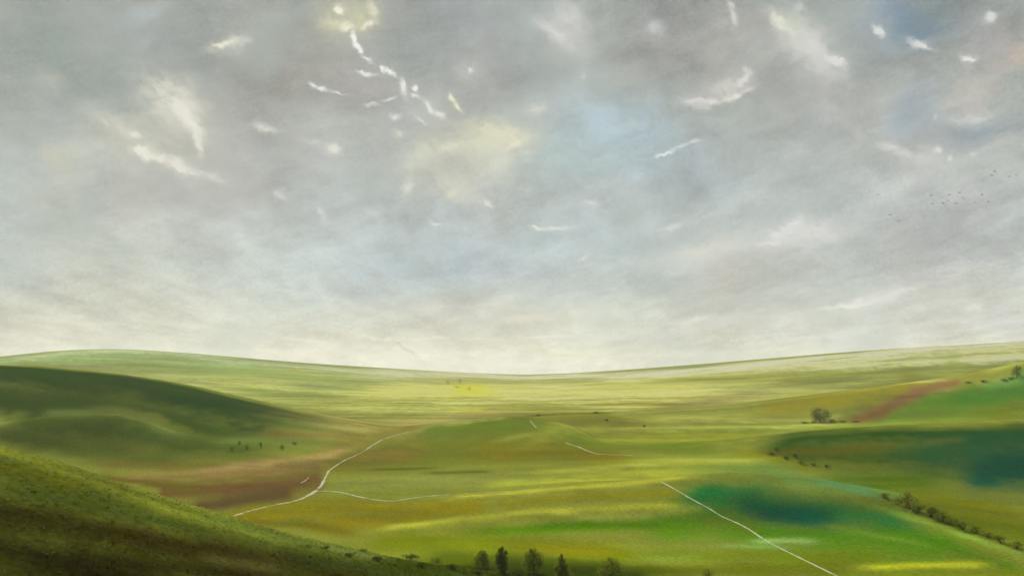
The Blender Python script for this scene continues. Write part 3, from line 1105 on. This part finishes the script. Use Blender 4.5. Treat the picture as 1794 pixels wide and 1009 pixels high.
def rng_map(v, a, b, c, d):
    n = nd(wt, 'ShaderNodeMapRange')
    n.inputs[1].default_value = a
    n.inputs[2].default_value = b
    n.inputs[3].default_value = c
    n.inputs[4].default_value = d
    WL(v, n.inputs[0])
    return n.outputs[0]


n_dab = noise(mapping(P_FINE, rot=math.radians(30), scale=(.22, .10, 1)), 1.0, 4, .65)
DETAIL = mth('MULTIPLY', rng_map(n_str, .3, .7, .5, 1.2), rng_map(n_dab, .33, .6, .5, 1.4))
DETAIL2 = rng_map(n_swl, .3, .68, .45, 1.2)
ONE = None


def stroke(p0, p1, w, col, alpha, soft=True, det=True):
    """A cloud wisp or patch between two sky directions, feathered."""
    global color
    a = ang(*p0)
    b = ang(*p1)
    cx, cy = (a[0] + b[0]) / 2, (a[1] + b[1]) / 2
    ln = math.hypot(b[0] - a[0], b[1] - a[1]) / 2
    rot = math.atan2(b[1] - a[1], b[0] - a[0])
    w = w / 100
    ln = max(ln, w * .6)
    A = (math.cos(rot) / ln, math.sin(rot) / ln)
    B = (-math.sin(rot) / w, math.cos(rot) / w)
    # the tiny dependence on the colour so far keeps the nodes in order (short register use)
    od = nd(wt, 'ShaderNodeVectorMath', operation='MULTIPLY_ADD')
    WL(color, od.inputs[0])
    od.inputs[1].default_value = (1e-6, 1e-6, 0)
    WL(P_SOFT if soft else P_FINE, od.inputs[2])
    xy = []
    for ax in (A, B):
        dt = nd(wt, 'ShaderNodeVectorMath', operation='DOT_PRODUCT')
        WL(od.outputs[0], dt.inputs[0])
        dt.inputs[1].default_value = (ax[0], ax[1], -(ax[0] * cx + ax[1] * cy))
        xy.append(dt.outputs['Value'])
    q = mth('MULTIPLY_ADD', xy[0], xy[0], mth('MULTIPLY', xy[1], xy[1]))
    m = mth('POWER', 0.3679, q)
    if det:
        m = mth('MULTIPLY', m, DETAIL2 if soft else DETAIL)
    m = mth('MULTIPLY', m, alpha)
    color = mixc(color, lin(col), m)


SKY_BROAD = [
    # p0, p1, half width, colour, strength
    ((-40, 40), (230, 30), 90, (136, 149, 143), .85),
    ((60, 150), (330, 110), 60, (138, 150, 145), .75),
    ((-40, 140), (60, 260), 60, (160, 162, 150), .5),
    ((200, 60), (420, 100), 50, (138, 147, 147), .75),
    ((30, 340), (330, 420), 120, (188, 190, 176), .55),
    ((0, 520), (420, 560), 70, (204, 205, 188), .6),
    ((380, 110), (560, 150), 55, (150, 150, 142), .75),
    ((480, 60), (600, 110), 45, (158, 154, 144), .55),
    ((640, 60), (860, 50), 60, (146, 154, 152), .75),
    ((780, 10), (850, 40), 30, (146, 148, 156), .5),
    ((930, 0), (970, 20), 22, (134, 138, 148), .6),
    ((760, 120), (960, 140), 50, (164, 164, 162), .65),
    ((560, 130), (690, 150), 35, (160, 158, 154), .6),
    ((330, 290), (600, 280), 60, (168, 170, 166), .5),
    ((470, 390), (560, 390), 35, (158, 160, 158), .6),
    ((380, 400), (560, 480), 80, (182, 194, 188), .5),
    ((560, 460), (820, 440), 70, (178, 192, 196), .65),
    ((980, 215), (1180, 240), 58, (170, 190, 199), .9),
    ((930, 290), (1120, 285), 45, (172, 190, 188), .7),
    ((1050, 270), (1290, 300), 50, (172, 189, 197), .65),
    ((1100, 330), (1220, 320), 40, (164, 172, 172), .6),
    ((760, 275), (930, 235), 42, (202, 203, 182), .7),
    ((705, 345), (840, 295), 34, (200, 203, 184), .55),
    ((1080, 60), (1220, 100), 70, (172, 172, 168), .55),
    ((1200, 60), (1340, 130), 70, (170, 168, 162), .6),
    ((1330, 170), (1560, 200), 70, (174, 174, 170), .6),
    ((1500, 10), (1660, 30), 55, (138, 153, 164), .8),
    ((1565, 30), (1650, 45), 34, (112, 139, 158), .85),
    ((1480, 40), (1580, 90), 45, (166, 168, 174), .4),
    ((1570, 190), (1650, 215), 42, (142, 159, 170), .85),
    ((1620, 245), (1800, 225), 26, (140, 158, 168), .85),
    ((1650, 170), (1770, 150), 45, (186, 182, 174), .6),
    ((1765, 50), (1800, 110), 30, (188, 174, 160), .7),
    ((1700, 60), (1760, 90), 30, (176, 172, 172), .5),
    ((1220, 420), (1500, 330), 60, (186, 190, 188), .4),
    ((1200, 500), (1430, 470), 55, (188, 184, 174), .75),
    ((1440, 440), (1760, 360), 60, (182, 182, 180), .55),
    ((1480, 330), (1780, 300), 50, (190, 192, 188), .5),
    ((1560, 480), (1800, 420), 30, (178, 178, 178), .5),
    ((1450, 540), (1800, 500), 40, (200, 201, 192), .6),
    ((1300, 580), (1800, 570), 30, (204, 204, 198), .55),
    ((1690, 560), (1800, 555), 20, (194, 198, 200), .5),
    ((560, 540), (900, 560), 40, (200, 202, 190), .5),
    ((700, 470), (1000, 470), 45, (174, 188, 194), .65),
    ((560, 500), (720, 500), 28, (180, 191, 190), .5),
    ((850, 410), (1150, 430), 44, (174, 189, 193), .6),
    ((820, 630), (1060, 636), 12, (220, 216, 204), .7),
    ((250, 608), (640, 630), 16, (212, 208, 186), .6),
    ((840, 606), (1060, 610), 14, (204, 204, 176), .6),
    ((1080, 590), (1240, 600), 18, (196, 198, 196), .5),
    ((1090, 628), (1240, 628), 14, (192, 194, 186), .5),
    ((560, 20), (650, 20), 40, (184, 184, 158), .65),
    ((240, 180), (340, 230), 55, (184, 184, 170), .6),
    ((290, 250), (350, 210), 25, (172, 170, 158), .5),
    ((150, 230), (260, 290), 40, (184, 184, 168), .5),
    ((960, 10), (1040, 90), 45, (186, 186, 182), .6),
    ((850, 110), (960, 120), 30, (150, 150, 148), .6), ((1060, 110), (1190, 130), 40, (166, 164, 158), .6), ((1320, 140), (1380, 190), 45, (160, 158, 152), .65), ((1300, 30), (1350, 60), 26, (158, 156, 148), .6),
    ((420, 30), (520, 40), 40, (166, 166, 154), .5), ((240, 130), (300, 120), 24, (136, 146, 144), .6), ((150, 300), (230, 330), 30, (164, 168, 166), .5), ((280, 290), (330, 340), 22, (166, 170, 170), .5), ((60, 350), (160, 370), 40, (168, 168, 154), .5),
    ((400, 330), (520, 320), 24, (164, 166, 162), .5), ((620, 330), (700, 300), 40, (170, 173, 168), .5), ((1000, 340), (1100, 350), 30, (170, 178, 178), .5), ((1180, 330), (1250, 300), 34, (162, 168, 168), .6), ((1380, 260), (1480, 230), 50, (168, 171, 170), .5),
    ((1600, 400), (1780, 350), 28, (174, 174, 174), .5), ((1700, 440), (1790, 420), 24, (176, 176, 174), .5), ((1240, 540), (1420, 530), 22, (186, 185, 176), .5), ((980, 500), (1150, 490), 26, (182, 186, 184), .4), ((20, 440), (200, 470), 30, (186, 186, 176), .4),
]
SKY_WISPS = [
    # top-left wisps
    ((215, 45), (290, 5), 13, (174, 182, 180), .6), ((240, 85), (275, 55), 10, (170, 176, 174), .5),
    ((372, 82), (425, 74), 6, (228, 226, 206), 1.0), ((405, 86), (430, 66), 9, (200, 202, 192), .7),
    ((255, 140), (345, 220), 30, (208, 208, 194), .85), ((300, 170), (345, 230), 11, (224, 222, 208), 1.0), ((335, 225), (353, 272), 5, (220, 218, 206), .9),
    ((325, 200), (350, 240), 5, (228, 226, 212), .8), ((318, 160), (336, 190), 5, (214, 212, 198), .6),
    ((170, 205), (245, 238), 13, (204, 204, 190), .65), ((230, 264), (276, 274), 8, (228, 226, 210), 1.0), ((268, 272), (302, 278), 5, (224, 222, 208), .9),
    ((296, 276), (346, 306), 9, (224, 222, 208), .95), ((330, 290), (390, 316), 7, (206, 208, 200), .7), ((232, 230), (246, 240), 5, (222, 220, 206), .8),
    ((80, 250), (120, 310), 22, (196, 196, 178), .6), ((60, 120), (110, 170), 18, (178, 180, 168), .5),
    ((445, 218), (480, 230), 7, (206, 208, 198), .7), ((530, 240), (560, 254), 5, (204, 206, 200), .7), ((574, 258), (596, 268), 7, (218, 218, 208), .9),
    ((560, 360), (570, 390), 7, (206, 208, 206), .8), ((480, 335), (500, 352), 6, (198, 200, 196), .6),
    # bright curl at the top and the broken line of cloud edges that falls from it
    ((585, 18), (604, 16), 5, (236, 234, 212), 1.0), ((590, 42), (618, 46), 6, (236, 234, 208), 1.0), ((560, 40), (600, 44), 7, (206, 204, 176), .7),
    ((632, 50), (656, 42), 5, (234, 232, 206), 1.0), ((650, 5), (660, 40), 8, (212, 212, 186), .8), ((618, 28), (640, 40), 14, (196, 198, 164), .7),
    ((617, 56), (619, 80), 3.4, (234, 236, 230), 1.1), ((619, 78), (634, 96), 3.4, (234, 236, 230), 1.1), ((634, 104), (650, 112), 2.6, (222, 226, 222), 1.0), ((660, 118), (672, 122), 3.2, (232, 232, 222), 1.1),
    ((672, 122), (692, 132), 3.6, (236, 236, 226), 1.1), ((626, 128), (658, 132), 2.6, (222, 222, 214), .95), ((704, 138), (712, 166), 4.2, (224, 224, 216), .9), ((726, 150), (732, 160), 3, (234, 234, 226), 1.1),
    ((722, 168), (736, 170), 2.4, (222, 222, 212), .9), ((744, 178), (760, 196), 3.4, (218, 220, 214), .9), ((760, 194), (780, 206), 4, (218, 220, 212), .8), ((672, 176), (696, 172), 2.6, (212, 220, 218), .8),
    ((542, 146), (556, 152), 3, (232, 234, 228), 1.05), ((556, 154), (572, 164), 3, (230, 232, 226), 1.0), ((576, 162), (606, 164), 2.2, (216, 218, 214), .8), ((640, 182), (662, 184), 3, (206, 210, 206), .7), ((684, 202), (702, 206), 4, (214, 218, 214), .7), ((730, 206), (746, 218), 3, (214, 218, 214), .7),
    ((824, 126), (832, 118), 5, (228, 228, 218), 1.0), ((788, 166), (792, 182), 4, (224, 224, 196), .9), ((794, 182), (806, 196), 4, (224, 224, 194), .9), ((686, 230), (704, 240), 7, (220, 218, 198), .9),
    # yellow centre
    ((820, 226), (930, 240), 16, (218, 216, 188), .7), ((890, 258), (918, 246), 6, (226, 222, 196), .85), ((750, 260), (860, 246), 14, (212, 212, 188), .6), ((700, 300), (760, 250), 18, (206, 208, 190), .6), ((760, 262), (800, 256), 6, (220, 218, 200), .7),
    ((705, 344), (718, 310), 9, (214, 214, 200), .7), ((780, 348), (800, 330), 8, (212, 212, 192), .7), ((920, 200), (960, 188), 9, (206, 206, 198), .7), ((640, 380), (660, 372), 9, (204, 208, 204), .7),
    # upper middle right
    ((948, 40), (1000, 82), 11, (212, 212, 208), .8), ((980, 0), (1020, 60), 18, (204, 204, 200), .6), ((1018, 132), (1024, 138), 4, (214, 216, 216), .8), ((1130, 40), (1160, 60), 14, (194, 196, 194), .5),
    ((1278, 5), (1288, 48), 5, (206, 206, 196), .8), ((1358, 30), (1402, 68), 8, (232, 232, 216), 1.15), ((1400, 62), (1438, 98), 13, (226, 226, 220), 1.1), ((1380, 52), (1440, 104), 24, (206, 206, 198), .7), ((1392, 12), (1408, 24), 9, (220, 220, 212), .9),
    ((1430, 96), (1482, 116), 7, (220, 220, 214), .85), ((1420, 84), (1450, 128), 11, (204, 204, 200), .7), ((1440, 120), (1490, 138), 9, (200, 200, 196), .6), ((1370, 30), (1400, 56), 18, (198, 204, 190), .5),
    ((1195, 180), (1270, 176), 4, (222, 222, 216), 1.0), ((1262, 176), (1316, 154), 5, (226, 222, 212), 1.1), ((1250, 164), (1306, 138), 14, (204, 202, 194), .6), ((1290, 150), (1312, 130), 6, (216, 213, 204), .8), ((1300, 118), (1310, 128), 5, (224, 222, 214), .9), ((1196, 180), (1250, 186), 8, (204, 202, 196), .6),
    ((1530, 50), (1548, 64), 5, (216, 218, 216), .85), ((1592, 68), (1632, 86), 4, (216, 218, 216), .85), ((1684, 99), (1708, 101), 4, (228, 228, 222), 1.0), ((1722, 32), (1746, 30), 6, (214, 214, 210), .9),
    ((1700, 212), (1730, 204), 4, (216, 216, 212), .85), ((1660, 212), (1740, 206), 11, (198, 198, 194), .6), ((1640, 200), (1642, 208), 4, (206, 210, 212), .7), ((1540, 256), (1600, 274), 6, (212, 214, 208), .8), ((1560, 262), (1680, 290), 14, (200, 202, 196), .5),
    ((1664, 280), (1672, 278), 5, (222, 222, 220), 1.0), ((1636, 264), (1652, 266), 4, (214, 216, 214), .8), ((1700, 274), (1712, 270), 5, (214, 214, 212), .8),
    ((1150, 272), (1180, 264), 2.6, (222, 228, 228), 1.0), ((1180, 262), (1230, 246), 3, (204, 212, 214), .7), ((1206, 250), (1226, 246), 4, (208, 212, 212), .6),
    # middle distance
    ((928, 396), (950, 400), 3, (224, 228, 218), .9), ((950, 400), (1000, 398), 4, (214, 218, 212), .8), ((845, 350), (862, 364), 4, (222, 224, 212), .8), ((750, 390), (770, 394), 3, (214, 216, 208), .7), ((1012, 456), (1030, 450), 3.4, (216, 220, 214), .8), ((1024, 350), (1046, 358), 5, (208, 212, 210), .7), ((1090, 496), (1098, 494), 3, (220, 222, 216), .8),
    ((1195, 448), (1275, 430), 9, (224, 224, 208), .95), ((1170, 460), (1240, 440), 12, (206, 208, 200), .6), ((1330, 428), (1380, 424), 4, (222, 222, 216), .9), ((1350, 424), (1412, 382), 14, (218, 220, 215), .9), ((1380, 420), (1475, 402), 16, (213, 213, 208), .8),
    ((1210, 462), (1290, 420), 18, (202, 204, 196), .5), ((1440, 540), (1500, 534), 4, (222, 222, 212), .9), ((1480, 537), (1560, 518), 7, (232, 232, 222), 1.2), ((1540, 522), (1606, 504), 5, (220, 220, 212), .9), ((1500, 528), (1560, 510), 10, (208, 208, 202), .6),
    ((1194, 566), (1240, 556), 5, (216, 216, 208), .8), ((1320, 550), (1344, 542), 4, (208, 208, 202), .7), ((1690, 538), (1720, 540), 5, (222, 220, 210), .8), ((1240, 560), (1330, 560), 6, (206, 206, 200), .6),
    ((620, 586), (670, 592), 3, (222, 222, 206), .8), ((670, 592), (700, 600), 3, (220, 220, 204), .7), ((700, 594), (780, 592), 3, (218, 218, 202), .7), ((920, 592), (1010, 588), 2.6, (222, 222, 208), .85), ((1010, 588), (1090, 592), 2.6, (216, 216, 206), .8), ((1000, 552), (1026, 546), 5, (218, 216, 200), .8), ((880, 562), (960, 552), 7, (210, 210, 196), .7), ((730, 544), (780, 540), 8, (208, 208, 198), .6),
    ((1160, 404), (1200, 392), 5, (204, 212, 206), .7), ((1120, 470), (1180, 452), 9, (200, 204, 198), .6), ((840, 640), (960, 640), 6, (224, 222, 208), .6), ((720, 612), (760, 618), 3, (216, 214, 196), .6), ((690, 596), (736, 628), 2.4, (184, 184, 164), .7),
]
for s_ in SKY_BROAD:
    stroke(*s_[:4], min(1.0, s_[4] * 1.25), soft=True, det=True)
# brush-like variation of the cloud sheet
fac = mth('ADD', rng_map(n_big, .33, .67, -.15, .15), rng_map(n_str, .33, .67, -.075, .075))
fac = mth('ADD', fac, rng_map(n_swl, .33, .67, -.10, .10))
fac = mth('ADD', fac, rng_map(n_fin, .25, .75, -.10, .10))
fac = mth('ADD', fac, rng_map(n_bru, .3, .7, -.03, .03))
# long cloud streets of a level layer, converging towards the horizon
zp = mth('ADD', mth('MAXIMUM', sep.outputs['Z'], 0.0), 0.07)
lay = nd(wt, 'ShaderNodeCombineXYZ')
WL(mth('MULTIPLY_ADD', sep.outputs['X'], 1.0, mth('MULTIPLY', sep.outputs['Y'], 0.04)), lay.inputs[0])
WL(mth('MULTIPLY', sep.outputs['Y'], 0.30), lay.inputs[1])
dv = nd(wt, 'ShaderNodeVectorMath', operation='DIVIDE')
WL(lay.outputs[0], dv.inputs[0])
cz = nd(wt, 'ShaderNodeCombineXYZ')
for i_ in range(3):
    WL(zp, cz.inputs[i_])
WL(cz.outputs[0], dv.inputs[1])
wl_ = warp(dv.outputs[0], [(1.3, .5), (4.0, .2)])
n_lay = noise(wl_, 2.6, 5, .62)
fac = mth('ADD', fac, rng_map(n_lay, .33, .67, -.11, .11))
fac = mth('ADD', fac, 1.0)
sc = nd(wt, 'ShaderNodeVectorMath', operation='SCALE')
WL(color, sc.inputs[0])
WL(fac, sc.inputs['Scale'])
color = mixc(sc.outputs[0], lin((172, 185, 180)), rng_map(n_tint, .48, .75, 0, .45))
color = mixc(color, lin((184, 181, 172)), rng_map(n_tint, .5, .25, 0, .4))
HALO = [((270, 160), (340, 230), 38, (200, 200, 186), .55), ((180, 220), (340, 300), 34, (196, 196, 182), .5), ((370, 86), (430, 74), 20, (190, 194, 186), .5), ((560, 255), (600, 268), 18, (196, 197, 190), .5),
        ((560, 40), (650, 48), 26, (196, 196, 168), .5), ((700, 150), (780, 220), 26, (190, 192, 188), .5), ((800, 110), (840, 140), 20, (192, 192, 188), .5), ((620, 80), (700, 140), 14, (176, 180, 176), .35),
        ((960, 30), (1020, 90), 34, (194, 194, 190), .6), ((1370, 30), (1470, 120), 30, (200, 200, 192), .6), ((1230, 170), (1310, 140), 18, (194, 192, 184), .45), ((1690, 100), (1710, 100), 16, (196, 194, 190), .5), ((1540, 260), (1690, 282), 22, (196, 198, 192), .5),
        ((1200, 440), (1290, 430), 22, (204, 204, 192), .5), ((1340, 428), (1470, 395), 26, (202, 203, 198), .6), ((1450, 542), (1610, 505), 18, (206, 206, 199), .6), ((1190, 566), (1330, 555), 14, (204, 204, 196), .5), ((1240, 20), (1300, 30), 30, (188, 187, 180), .45),
        ((860, 556), (1030, 550), 16, (208, 208, 194), .5), ((620, 590), (790, 596), 12, (212, 212, 194), .5), ((900, 592), (1100, 590), 10, (210, 210, 198), .5)]
for s_ in HALO:
    stroke(*s_, soft=False, det=True)
for s_ in SKY_WISPS:
    ln_ = math.hypot(s_[1][0] - s_[0][0], s_[1][1] - s_[0][1])
    stroke(*s_[:4], s_[4] * (1.5 if ln_ > 3 * s_[2] or s_[2] > 9 else .62), soft=False, det=True)
# thin clear air shows between the clouds
x10 = nd(wt, 'ShaderNodeVectorMath', operation='SCALE')
WL(color, x10.inputs[0])
x10.inputs['Scale'].default_value = 10.0
cover_n = rng_map(n_big, .3, .6, .97, .995)
WL(mixc(sky.outputs['Color'], x10.outputs[0], cover_n), bg.inputs['Color'])
world.cycles.sampling_method = 'NONE'

# ------------------------------------------------------------------ haze
def haze():
    z0 = float(GZ.min()) - 1.0
    z1 = 190.0
    R = 9300.0
    n = 48
    v, f = [], []
    for z in (z0, z1):
        for k in range(n):
            a = 2 * math.pi * k / n
            v.append((R * math.cos(a), R * math.sin(a), z))
    for k in range(n):
        k2 = (k + 1) % n
        f.append((k, k2, n + k2, n + k))
    f.append(tuple(range(n))[::-1])
    f.append(tuple(range(n, 2 * n)))
    m, nt = mat_new('haze')
    out = nd(nt, 'ShaderNodeOutputMaterial')
    pv = nd(nt, 'ShaderNodeVolumePrincipled')
    pv.inputs['Color'].default_value = (.95, .97, .95, 1)
    pv.inputs['Density'].default_value = HAZE_DENSITY
    pv.inputs['Anisotropy'].default_value = 0.35
    nt.links.new(pv.outputs['Volume'], out.inputs['Volume'])
    o = mesh_obj('haze', v, f, m)
    tag(o, kind='stuff')
    return o


HAZE_DENSITY = 0.000045
haze()

# ------------------------------------------------------------------ sun
sl = bpy.data.lights.new('sun', 'SUN')
sl.energy = 4.2
sl.angle = math.radians(3.0)
sl.color = (1.0, .95, .84)
so = bpy.data.objects.new('sun', sl)
COL.objects.link(so)
sd = Vector((math.sin(SUN_AZ) * math.cos(SUN_EL), math.cos(SUN_AZ) * math.cos(SUN_EL), math.sin(SUN_EL)))
so.rotation_euler = sd.to_track_quat('Z', 'Y').to_euler()
so.location = sd * 500

# ------------------------------------------------------------------ camera
cam = bpy.data.cameras.new('camera')
co = bpy.data.objects.new('camera', cam)
COL.objects.link(co)
co.location = (0, 0, H)
co.rotation_euler = (math.radians(90), 0, 0)
cam.sensor_width = 36
cam.lens = 36 * F / 1794
cam.shift_y = (YH - 504.5) / 1794
cam.clip_start = 0.5
cam.clip_end = 30000
scene.camera = co

scene.view_settings.view_transform = 'Standard'
scene.view_settings.look = 'None'
scene.view_settings.exposure = 0
scene.view_settings.gamma = 1
scene.cycles.max_bounces = 4
scene.cycles.diffuse_bounces = 2
scene.cycles.volume_bounces = 1
scene.cycles.use_denoising = True
scene.cycles.use_adaptive_sampling = True
scene.cycles.adaptive_threshold = 0.025
scene.cycles.adaptive_min_samples = 12
